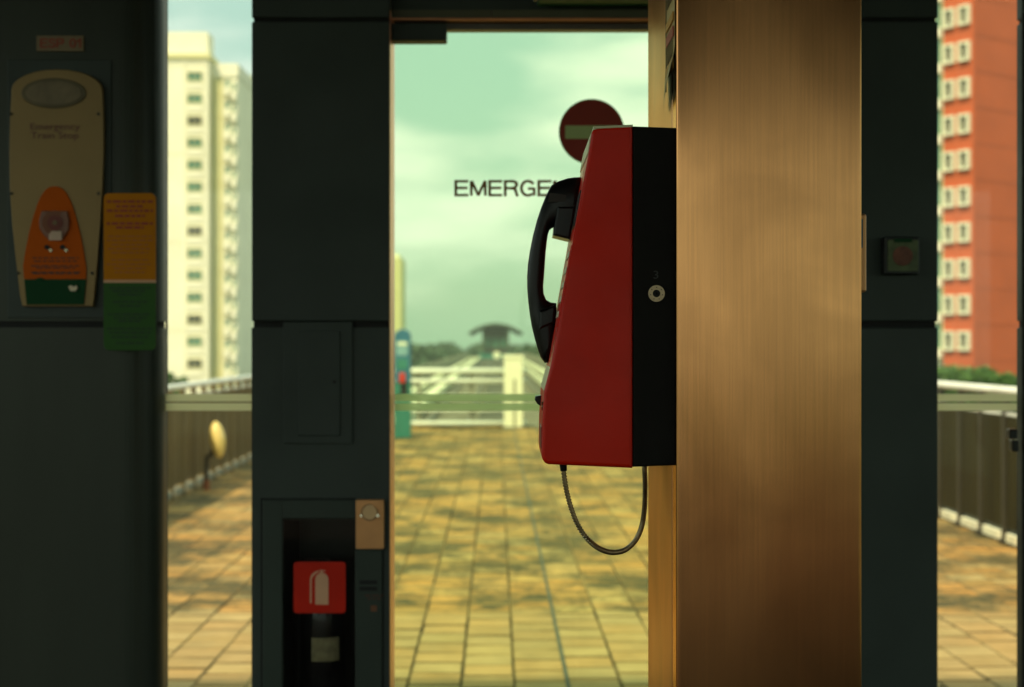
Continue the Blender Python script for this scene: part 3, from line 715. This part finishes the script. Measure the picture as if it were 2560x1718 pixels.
obj('side_screw', cyl((X(1334, 3.38), 3.37, zz(2, 3.38)), (X(1345, 3.38), 3.37, zz(2, 3.38)), .004, seg=10), M['steel'], es)

# ------------------------------------------------------------------ things on the left pillar
pq = thing('number_plate', 'pale plaque with red letters above the emergency stop panel', 'plaque', W(150, 128, YP))
obj('plate', pbox(91, 209, 89, 128, YP-.005, .0045, .001), M['plaque'], pq)
obj('lettering', stroke_text('ESP 01', 100, 203, 96, 120, YP-.0060, .0008, .19), M['print_red'], pq)
ep = thing('emergency_stop_panel', 'silver emergency train stop panel with orange pull switch face', 'switch panel', W(140, 770, YP))
YE = YP-.020
sil = [(56, 766), (50, 740), (40, 650), (30, 560), (24, 470), (23, 380), (25, 300), (28, 240)]
for i in range(13):
    a = R(180-180*i/12); sil.append((142+114*math.cos(a)*(1 if i else 1), 224-51*math.sin(a)))
sil += [(256, 240), (258, 300), (258, 380), (255, 470), (250, 560), (243, 650), (236, 740), (232, 766)]
pl = obj('face_plate', pprism(sil, YE, .0158, .002), M['sign_plate'], ep)
obj('oval_boss', pprism(ellipse(134, 233, 81, 38), YE-.003, .0028, .0014), mat('oval_boss', (.10, .075, .035, 1), .45, .4, .15, 20), pl)
obj('oval_rim', pprism(ellipse(134, 233, 70, 30), YE-.0045, .0013, .0006), mat('oval_centre', (.13, .095, .05, 1), .4, .4, .25, 25), pl)
obj('lettering', text_mesh('Emergency\nTrain Stop', 76, 200, 308, 352, YE-.0010, .0007, .0, .92), M['print_purple'], ep)
par = [(60+i*0, 0) for i in range(0)]
para = []
for i in range(25):
    t = -1+2*i/24; para.append((136+79*t*(1-.06*(1-abs(t))), 466+200*abs(t)**2.6))
para += [(215, 698), (60, 698)]
of = obj('orange_face', pprism(para, YE-.004, .0036, .0012), M['orange_face'], ep)
obj('green_foot', pprism([(60, 699), (215, 699), (209, 762), (66, 762)], YE-.004, .0036, .001), M['green_face'], ep)
obj('green_foot_knob', pprism(ellipse(100, 699, 10, 5, 20), YE-.0055, .0014), M['green_face'], ep)
sw = obj('switch_housing', pprism([(104, 527), (168, 527), (173, 552), (171, 575), (160, 592), (150, 600), (122, 600), (110, 590), (98, 572), (97, 550)], YE-.010, .0058, .002), mat('switch_housing', (.20, .055, .018, 1), .4), ep)
for r, m_ in ((30, mat('switch_ring', (.26, .075, .03, 1), .35)), (18, mat('switch_knob', (.22, .035, .028, 1), .35)), (6, M['plaque'])):
    obj('switch_knob', cyl(W(137, 557, YE-.010-.004*(36-r)/10), W(137, 557, YE-.0098), r/F*YE, seg=28), m_, sw)
obj('seal_label', pbox(122, 154, 578, 601, YE-.0135, .0032, .0005), mat('seal_label', (.62, .42, .32, 1), .6), sw)
for u in (117, 156):
    s_ = obj('bolt', cyl(W(u, 618, YE-.009), W(u, 618, YE-.0042), 6/F*YE, seg=12), M['rubber'], ep)
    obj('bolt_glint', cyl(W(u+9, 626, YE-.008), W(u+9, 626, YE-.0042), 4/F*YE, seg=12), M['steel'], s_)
obj('fine_print', word_lines(78, 200, ((645, .95), (653, .9), (665, 1), (670, .8), (681, 1), (684, .95)), 3, YE-.0047, 4), M['print_dark'], ep)
obj('lever_tip', pprism([(170, 717), (177, 713), (183, 718), (190, 714), (194, 720), (188, 728), (176, 728)], YE-.010, .0058, .001), mat('lever_tip', (.75, .60, .42, 1), .35), ep)
for u, v in ((28, 285), (246, 285), (29, 484), (246, 484), (46, 683), (230, 683)):
    obj('screw', cyl(W(u, v, YE-.0025), W(u, v, YE-.0001), 4/F*YE, seg=12), M['fence_post'], ep)

wt = thing('warning_tag', 'rounded amber and green instruction board beside the emergency stop panel', 'sign', W(324, 875, YP))
YT = YP-.030
o1 = rrect(259, 389, 483, 876, 14); up = [(u, min(v, 700)) for u, v in o1 if v < 600]+[(259, 700), (389, 700)]
lo = [(389, 707), (259, 707)]+[(u, v) for u, v in o1 if v > 600]
obj('upper_board', pprism(up, YT, .006, .001), M['tag_yellow'], wt)
obj('lower_board', pprism(lo, YT, .006, .001), M['tag_green'], wt)
obj('divider', pbox(259, 389, 700, 707, YT-.0005, .006), M['fire_white'], wt)
obj('standoff', pbox(300, 350, 560, 800, YT+.0062, .0236), M['gap'], wt)
obj('fine_print', word_lines(267, 382, ((504, 1), (516, .6), (527, 1), (540, .65), (559, 1), (569, .6)), 6, YT-.0011, 8), M['print_red'], wt)
obj('small_print', word_lines(267, 382, ((591, .95), (601, 1), (612, .8), (622, .95), (632, .8), (650, .8), (661, 1), (671, .7), (681, .65)), 3.5, YT-.0011, 9), mat('brown_print', (.46, .13, .02, 1), .6), wt)
obj('green_print', word_lines(267, 382, ((720, .9), (728, .75), (737, .5), (755, .75), (765, .45), (786, .95), (795, .7), (803, .5), (822, 1), (832, .9), (843, .8), (858, .6)), 4, YT-.0011, 10), mat('dark_green_print', (.010, .035, .014, 1), .6), wt)

# ------------------------------------------------------------------ extinguisher cabinet in the second pillar
cb = thing('extinguisher_cabinet', 'dark recessed cabinet with glazed door low in the pillar', 'cabinet', W(800, 1717, YP))
YB = YP-.008
cbm = mat('cabinet_door_paint', (.034, .046, .038, 1), .45, 0, .1, 4, spec=.25)
for nm, a in (('frame_stile', (656, 706, 1250, 1800)), ('frame_stile', (889, 955, 1375, 1800)), ('frame_rail', (706, 955, 1250, 1297))):
    obj(nm, pbox(*a, YB, .0075, .002), cbm, cb)
obj('frame_stile', pbox(889, 955, 1297.3, 1374.7, YB, .0075), cbm, cb)
for a in ((652, 656, 1245.5, 1800), (955, 959, 1375, 1800), (652, 889, 1245.5, 1250)):
    obj('shadow_gap', pbox(*a, YP-.0012, .001), M['gap'], cb)
inn = mat('cabinet_interior', (.012, .012, .011, 1), .5)
xa, xb_, zt_ = X(706), X(889), W(0, 1297, YP).z
obj('liner', box(xa+.001, xb_-.001, YP+.255, YP+.268, .342, zt_-.001), inn, cb)
obj('liner', box(xa+.0005, xa+.003, YP, YP+.255, .342, zt_-.001), inn, cb)
obj('liner', box(xb_-.003, xb_-.0005, YP, YP+.255, .342, zt_-.001), inn, cb)
obj('liner', box(xa+.003, xb_-.003, YP, YP+.255, zt_-.004, zt_-.001), inn, cb)
obj('cabinet_floor', box(xa+.003, xb_-.003, YP, YP+.255, .342, .352), inn, cb)
obj('pane', pbox(706, 889, 1297, 1800, YB+.0015, .002), glass('cabinet_glass', (.90, .90, .89, 1), .6), cb)
sg = obj('fire_sign', pprism(rrect(734, 864, 1405, 1533, 9), YB-.0020, .0018), M['fire_red'], cb)
pg = [(788, 1512)]+[(788, 1448), (790, 1440), (797, 1434), (801, 1431), (801, 1427), (797, 1424), (806, 1426), (816, 1427), (806, 1429.5), (806, 1432), (812, 1434), (819, 1440), (821, 1448), (821, 1512)]
obj('extinguisher_pictogram', pprism(pg, YB-.0032, .0009), M['fire_white'], sg)
hs = []; 
for i in range(9):
    a = R(180-85*i/8); hs.append((800+25*math.cos(a), 1449-22*math.sin(a)))
hose = [(775, 1508)]+hs; hin = [(u+4 if u < 790 else u, v+3.5) for u, v in hose][::-1]; hin[-1] = (779, 1508)
obj('hose_pictogram', pprism(hose+hin, YB-.0032, .0009), M['fire_white'], sg)
lk = obj('lock_plate', pprism(rrect(889.5, 959.5, 1250, 1373, 4), YB-.010, .0175, .0015), M['bronze_plate'], cb)
kn = obj('knob', cyl(W(924, 1281, YB-.020), W(924, 1281, YB-.0102), 18/F*YB, seg=28), mat('knob_bronze', (.40, .25, .13, 1), .35, .8), lk)
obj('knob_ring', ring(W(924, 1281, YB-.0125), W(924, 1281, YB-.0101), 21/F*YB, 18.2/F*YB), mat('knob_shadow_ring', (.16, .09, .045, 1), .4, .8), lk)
for u in (904, 944): obj('screw', cyl(W(u, 1289, YB-.0135), W(u, 1289, YB-.0101), 4/F*YB, seg=12), M['steel'], lk)
for v in (1451, 1467): obj('vent_slot', pbox(899, 943, v, v+10, YB-.0012, .001), M['gap'], cb)
obj('small_label', word_lines(912, 958, ((1489, 1), (1497, .7)), 5, YB-.0010, 12), M['print_dark'], cb)
obj('small_sticker', pbox(927, 942, 1514, 1529, YB-.0010, .0009), mat('faded_sticker', (.16, .06, .025, 1), .7), cb)
fx = thing('fire_extinguisher', 'black fire extinguisher with paper label behind the cabinet glass', 'fire extinguisher', (X(808, 3.5), YP+.10, .352))
def lathe(prof, c, seg=28):
    bm = bmesh.new(); rows = [[bm.verts.new((c[0]+r*math.cos(2*math.pi*k/seg), c[1]+r*math.sin(2*math.pi*k/seg), z)) for k in range(seg)] for r, z in prof]
    for A, B in zip(rows, rows[1:]):
        for k in range(seg): bm.faces.new((A[k], A[(k+1) % seg], B[(k+1) % seg], B[k]))
    bm.faces.new(rows[0][::-1]); bm.faces.new(rows[-1]); return bm
ztop = W(0, 1440, 3.5).z-.352
obj('cylinder_body', lathe([(.050, 0), (.056, .006), (.056, ztop-.10), (.052, ztop-.07), (.038, ztop-.045), (.018, ztop-.03), (.016, ztop)], (0, 0)), mat('extinguisher_black', (.014, .013, .015, 1), .2, 0, .1, 9), fx, (0, 0, 0), smooth=True)
obj('valve', box(-.016, .020, -.016, .016, ztop, ztop+.03, .003), M['steel'], fx, (0, 0, 0))
obj('handle', box(-.045, .014, -.008, .008, ztop+.031, ztop+.041, .002), M['rubber'], fx, (0, 0, 0))
obj('gauge', cyl((.004, -.028, ztop+.012), (.004, -.0165, ztop+.012), .010, seg=18), M['cream'], fx, (0, 0, 0))
hz_ = [Vector((-.02, -.01, ztop+.01)), Vector((-.055, -.02, ztop-.01)), Vector((-.066, -.02, ztop-.12)), Vector((-.064, -.01, .08))]
obj('discharge_hose', sweep(catmull(hz_, 8), .008, 10), M['rubber'], fx, (0, 0, 0), smooth=True)
# paper label wrapped on the front of the bottle
bm = bmesh.new(); zl0, zl1 = W(0, 1651, 3.46).z-.352, W(0, 1592, 3.46).z-.352; prev = None
for i in range(13):
    a = R(-112+72*i/12); v0 = bm.verts.new((.0568*math.cos(a), .0568*math.sin(a), zl0)); v1 = bm.verts.new((.0568*math.cos(a), .0568*math.sin(a), zl1))
    if prev: bm.faces.new((prev[0], v0, v1, prev[1]))
    prev = (v0, v1)
obj('paper_label', bm, mat('old_paper', (.50, .42, .24, 1), .8, 0, .3, 60), fx, (0, 0, 0))

# ------------------------------------------------------------------ button box on the right pillar
bb = thing('button_box', 'small dark button box with greenish face on the pillar right of the column', 'switch', W(2255, 690, YP))
obj('housing', pprism(rrect(2210, 2299, 592, 686, 5), YP-.035, .0345, .003), M['rubber'], bb)
obj('face', pprism(rrect(2220, 2296, 600, 678, 4), YP-.0395, .004, .001), mat('worn_green_face', (.10, .13, .045, 1), .5, 0, .35, 40), bb)
obj('push_cap', cyl(W(2257, 640, YP-.047), W(2257, 640, YP-.040), 24/F*YP, seg=28), mat('worn_red_cap', (.17, .055, .030, 1), .5, 0, .4, 50), bb)
obj('top_hinge', pbox(2236, 2280, 597, 606, YP-.0425, .0028), M['green_face'], bb)

# ------------------------------------------------------------------ bronze column
YC = 1.916; YK = 2.316; XCL, XCR = (1691-1280)/F*YC, (2155.5-1280)/F*YC
col = thing('metal_column', 'brushed bronze coloured metal column that carries the payphone', 'column', ((XCL+XCR)/2, 2.1, 0))
ys = 1.965
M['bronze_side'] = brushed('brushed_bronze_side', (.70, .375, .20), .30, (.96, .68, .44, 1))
obj('front_cover', box(XCL, XCR, YC, ys, 0, ZT, .0045, 3), M['bronze'], col, smooth=False)
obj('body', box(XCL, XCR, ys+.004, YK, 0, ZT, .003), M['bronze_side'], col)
obj('seam', box(XCL+.004, XCR-.004, ys-.004, ys+.008, .01, ZT-.002), M['gap'], col)
obj('base_collar', box(XCL-.012, XCR+.012, YC-.012, YK+.012, 0, .10, .003), M['fence_post'], col)

# notice sheet on the left face, lower corner peeling
ns = thing('tariff_sticker', 'curling cream notice with orange and red print on the column above the payphone', 'notice', (XCL, 1.98, W(0, 250, 1.98).z))
zs = lambda v, Y: W(0, v, Y).z
bm = bmesh.new(); gy, gz = 8, 22; rows = []
zb0, zt0 = zs(232, 1.98), zs(-120, 1.98)
for j in range(gz+1):
    f = j/gz; z = zb0+(zt0-zb0)*f; row = []
    for i in range(gy+1):
        g = i/gy; y = 1.925+.11*g; curl = max(0, 1-f*4.0)*(.35+.65*(1-g))*.012
        row.append(bm.verts.new((XCL-.0012-curl, y, z-.02*g*(1-min(1, f*6)))))
    rows.append(row)
for A, B in zip(rows, rows[1:]):
    for i in range(gy): bm.faces.new((A[i], A[i+1], B[i+1], B[i]))
obj('sheet', bm, mat('aged_sheet', (.66, .48, .22, 1), .6, 0, .06, 20, spec=.2), ns)
for v0, v1, m_ in ((45, 66, mat('orange_print', (.72, .36, .06, 1), .6)), (80, 105, mat('faded_red_print', (.55, .12, .07, 1), .6)), (158, 185, MATS['orange_print'])):
    obj('print_block', box(XCL-.0036, XCL-.0021, 1.930, 2.015, zs(v1, 1.97), zs(v0, 1.97)), m_, ns)
for k in range(14):
    v = -20+k*4.6 if k < 7 else 108+(k-7)*7
    obj('print_line', box(XCL-.0034, XCL-.0021, 1.935, 2.01, zs(v+1.3, 1.97), zs(v, 1.97)), mat('grey_print', (.22, .17, .09, 1), .7), ns)
obj('border_line', box(XCL-.0034, XCL-.0021, 2.0185, 2.0205, zs(225, 2.0), zt0-.002), MATS['grey_print'], ns)
# flat device on the far side of the column
dv = thing('side_plate', 'thin bronze plate edge sticking out from the right side of the column', 'plate', (XCR, 2.05, zs(731, 2.05)))
xo = (2167-1280)/F*2.02
obj('plate', box(XCR+.0005, xo, 2.02, 2.20, zs(731, 2.02), zs(534, 2.02), .003), M['bronze_plate'], dv)
obj('blue_label', box(XCR+.010, xo-.006, 2.0185, 2.0199, zs(620, 2.02), zs(548, 2.02)), M['blue'], dv)

# ------------------------------------------------------------------ payphone
YN, YF_ = 1.930, 2.160
ph = thing('payphone', 'red and black payphone mounted on the side of the bronze column', 'payphone', (.15, 2.05, zs(1165, 2.05)))
def nx(u): return (u-1280)/F*YN
def fxx(u): return (u-1280)/F*2.155
def nz_(v): return EYE+(HZ-v)/F*YN
E_ = lambda x, z: (x, EYE+z)
prof = [E_(nx(1582), .2974), E_(.1145, .2955), E_(.1110, .2930), E_(.1082, .2870), E_(.1068, .2760), E_(.0796, .1225), E_(.0524, -.0296), E_(.0436, -.0636), E_(.0412, -.1036),
        E_(.0402, -.1480), E_(.0412, -.1560), E_(.0448, -.1612), E_(.0490, -.1632), E_(nx(1582), -.1683)]
obj('red_cover', prism(prof, YN, YF_, .0055, 4), M['red'], ph, smooth=False)
blk = [(nx(1582.6), nz_(315)), (XCL+.002, nz_(319)), (XCL+.002, nz_(1164)), (nx(1582.6), nz_(1168))]
obj('back_box', prism(blk, YN+.0016, YF_-.002, .0025, 2), M['blackbox'], ph)
# cream instruction plate at the top of the sloping face
capp = [E_(.1120, .2945), E_(.1078, .2882), E_(.1054, .2780), E_(.1026, .2600), E_(.1046, .2590), E_(.1110, .2900)]
obj('top_plate', prism(capp, YN+.007, YF_-.008, .0008, 1), M['cream'], ph)
obj('top_edge_light', prism([(nx(1582), nz_(311.5)), (nx(1582), nz_(318)), (nx(1494), nz_(322)), (nx(1482), nz_(326)), (nx(1484), nz_(316))], YN-.0004, YF_-.004, .0008, 1), M['cream'], ph)  # cream strip paints the light caught along the phone's top edge
# sloping key face: five rows of steel keys
P0 = Vector((.1068, 0, EYE+.276)); P1 = Vector((.0524, 0, EYE-.0296)); sl = (P1-P0).normalized(); nrm = Vector((-sl.z*-1, 0, sl.x*-1))
nrm = Vector((sl.z, 0, -sl.x)); nrm = nrm if nrm.x < 0 else -nrm
def on_face(v):
    t = (nz_(v)-P0.z)/(P1.z-P0.z); return P0+(P1-P0)*t
def slab(v0, v1, y0, y1, lift, bev=.001):
    a = on_face(v0); b = on_face(v1); q = [a-nrm*.002, b-nrm*.002, b+nrm*lift, a+nrm*lift]
    return prism([(p.x, p.z) for p in q], y0, y1, bev, 1)
obj('key_plate', slab(612, 815, YN+.012, YN+.098, .0010, .0004), M['red'], ph)
for r_, v in enumerate((635, 674.5, 711, 747.5, 785.5)):
    for c_ in range(3): obj('key', slab(v-8, v+8, YN+.0155+c_*.027, YN+.0355+c_*.027, .0024, .0008), mat('worn_key_steel', (.36, .30, .22, 1), .4, .9), ph)
obj('display', slab(470, 560, YN+.03, YN+.11, .0015, .0005), M['rubber'], ph)
# lower face: cream plate, coin return lever and a small lock
obj('lower_plate', prism([E_(.0520, -.0310), E_(.0430, -.0630), E_(.0455, -.0630), E_(.0545, -.0310)], YN+.010, YF_-.02, .0004, 1), M['cream'], ph)
lev = [E_(.044, -.075), E_(.0345, -.0765), E_(.0335, -.082), E_(.0375, -.088), E_(.044, -.092)]
obj('coin_lever', prism(lev, 2.09, 2.13, .002, 2), M['rubber'], ph)
obj('coin_slot', cyl((.0405, YN+.018, nz_(1017)), (.048, YN+.018, nz_(1017)), .006, seg=16), M['steel'], ph)
obj('coin_cup', box(.0393, .0450, YN+.02, YN+.11, nz_(1125), nz_(1070), .001), mat('red_cup', (.30, .014, .009, 1), .4), ph)
# lock and embossed number on the near side
Lc = W(1641, 734, YN)
lo_ = obj('lock', ring(Lc+Vector((0, -.0022, 0)), Lc+Vector((0, .0012, 0)), .0112, .0052), mat('lock_brass', (.34, .25, .16, 1), .36, .9, .1, 300), ph)
obj('lock_core', cyl(Lc+Vector((0, -.0006, 0)), Lc+Vector((0, .0012, 0)), .0052, seg=20), M['gap'], lo_)
obj('lock_pin', cyl(Lc+Vector((0, -.0018, 0)), Lc+Vector((0, -.0006, 0)), .0018, seg=12), M['blackbox'], lo_)
for i in range(7):
    a = R(90+i*360/7); c = Lc+Vector((.0082*math.cos(a), 0, .0082*math.sin(a)))
    obj('lock_notch', cyl(c+Vector((0, -.0026, 0)), c+Vector((0, -.0022, 0)), .0008, seg=8), M['fence_post'], lo_)
obj('number', text_mesh('3', 1634, 1646, 677, 697, YN+.0008, .0007), mat('faint_number', (.030, .030, .027, 1), .5), ph)
# handset hung on the far half of the face
YH = 2.095
def hp_(x, y): 
    u = 1240+x/2.4115; v = 200+y/2.4115; p = W(u, v, YH); return (p.x, p.z)
ST = [((512, 588), (478, 880)), ((470, 588), (455, 884)), ((430, 594), (430, 886)), ((375, 612), (385, 887)), ((333, 637), (355, 889)), ((303, 693), (337, 894)), ((272, 770), (322, 906)), ((246, 848), (312, 938)),
      ((222, 940), (306, 985)), ((204, 1030), (300, 1040)), ((192, 1110), (295, 1110)), ((187, 1185), (290, 1185)), ((188, 1260), (285, 1245)), ((194, 1340), (288, 1290)), ((204, 1420), (303, 1326)),
      ((216, 1490), (330, 1341)), ((232, 1555), (364, 1346)), ((250, 1620), (366, 1425)), ((268, 1672), (358, 1525)), ((292, 1706), (345, 1620))]
bm = bmesh.new(); rows = []; seg = 20
for i, (o_, i_) in enumerate(ST):
    a = Vector((hp_(*o_)[0], YH, hp_(*o_)[1])); b = Vector((hp_(*i_)[0], YH, hp_(*i_)[1])); c = (a+b)/2; h = (a-b)/2
    t_ = .021 if 3 < i < 15 else .024
    row = []
    for k in range(seg):
        q = 2*math.pi*k/seg; cs, sn = math.cos(q), math.sin(q); pw = .62
        row.append(bm.verts.new(c+h*math.copysign(abs(cs)**pw, cs)+Vector((0, t_, 0))*math.copysign(abs(sn)**pw, sn)))
    rows.append(row)
for A, B in zip(rows, rows[1:]):
    for k in range(seg): bm.faces.new((A[k], A[(k+1) % seg], B[(k+1) % seg], B[k]))
bm.faces.new(rows[0]); bm.faces.new(rows[-1][::-1])
hb = obj('handset', bm, M['rubber'], ph, smooth=True)
obj('earpiece', prism([hp_(*q) for q in ((368, 775), (475, 775), (440, 970), (341, 946), (347, 890))], YH-.030, YH+.030, .003, 2), M['rubber'], hb)
obj('handset_badge', prism([hp_(*q) for q in ((318, 690), (420, 705), (415, 742), (312, 750))], YH-.0248, YH-.0205), mat('dark_badge', (.020, .018, .013, 1), .5), hb)
obj('mouthpiece', prism([hp_(*q) for q in ((258, 1395), (362, 1352), (352, 1470), (255, 1510))], YH-.026, YH+.026, .004, 2), M['rubber'], hb)
obj('cord_boot', prism([hp_(*q) for q in ((250, 1568), (330, 1568), (322, 1704), (292, 1706), (266, 1650))], YH-.013, YH+.013, .004, 2), M['rubber'], hb)
# armoured cord
cp = [(405, 870), (407, 900), (414, 965), (430, 1050), (455, 1140), (490, 1228), (540, 1308), (600, 1364), (660, 1394), (715, 1402), (775, 1388), (828, 1345), (862, 1290), (884, 1220), (896, 1120), (899, 1000), (896, 900), (896, 868)]
path = []
for i, (x, y) in enumerate(cp):
    f = i/(len(cp)-1); Y = 1.985+.20*max(0, (f-.35)/.65)**1.2
    path.append(W(1240+x/2.4115, 800+y/2.4115, Y))
path = catmull(path, 24); dist = [0]
for a, b in zip(path, path[1:]): dist.append(dist[-1]+(b-a).length)
fine = []; step = .00105; d = 0; j = 0                 # resample evenly so the rings are even
while d < dist[-1]:
    while dist[j+1] < d: j += 1
    t = (d-dist[j])/(dist[j+1]-dist[j]); fine.append(path[j].lerp(path[j+1], t)); d += step
rad = [.0040*(1.0 if i % 4 in (0, 1) else .70) for i in range(len(fine))]
obj('armoured_cord', sweep(fine, rad, 12), M['hose'], ph, smooth=False)
for p_, q_ in ((fine[0], fine[16]), (fine[-1], fine[-17])): obj('cord_ferrule', cyl(p_, p_.lerp(q_, .55), .0052, .0046, 16), M['blackbox'], ph)

# ------------------------------------------------------------------ humid air
hm = bpy.data.materials.new('humid_haze'); hm.use_nodes = True; n = hm.node_tree.nodes; n.clear()
ho = n.new('ShaderNodeOutputMaterial'); hv = n.new('ShaderNodeVolumePrincipled')
hv.inputs['Color'].default_value = (.93, .97, .86, 1); hv.inputs['Density'].default_value = .00038; hv.inputs['Anisotropy'].default_value = .25
hm.node_tree.links.new(hv.outputs['Volume'], ho.inputs['Volume'])
tag(obj('haze', box(-905, 905, -705, 1505, -11.6, 52), hm), 'thin pale haze over the far buildings and trees', 'haze', kind='stuff')
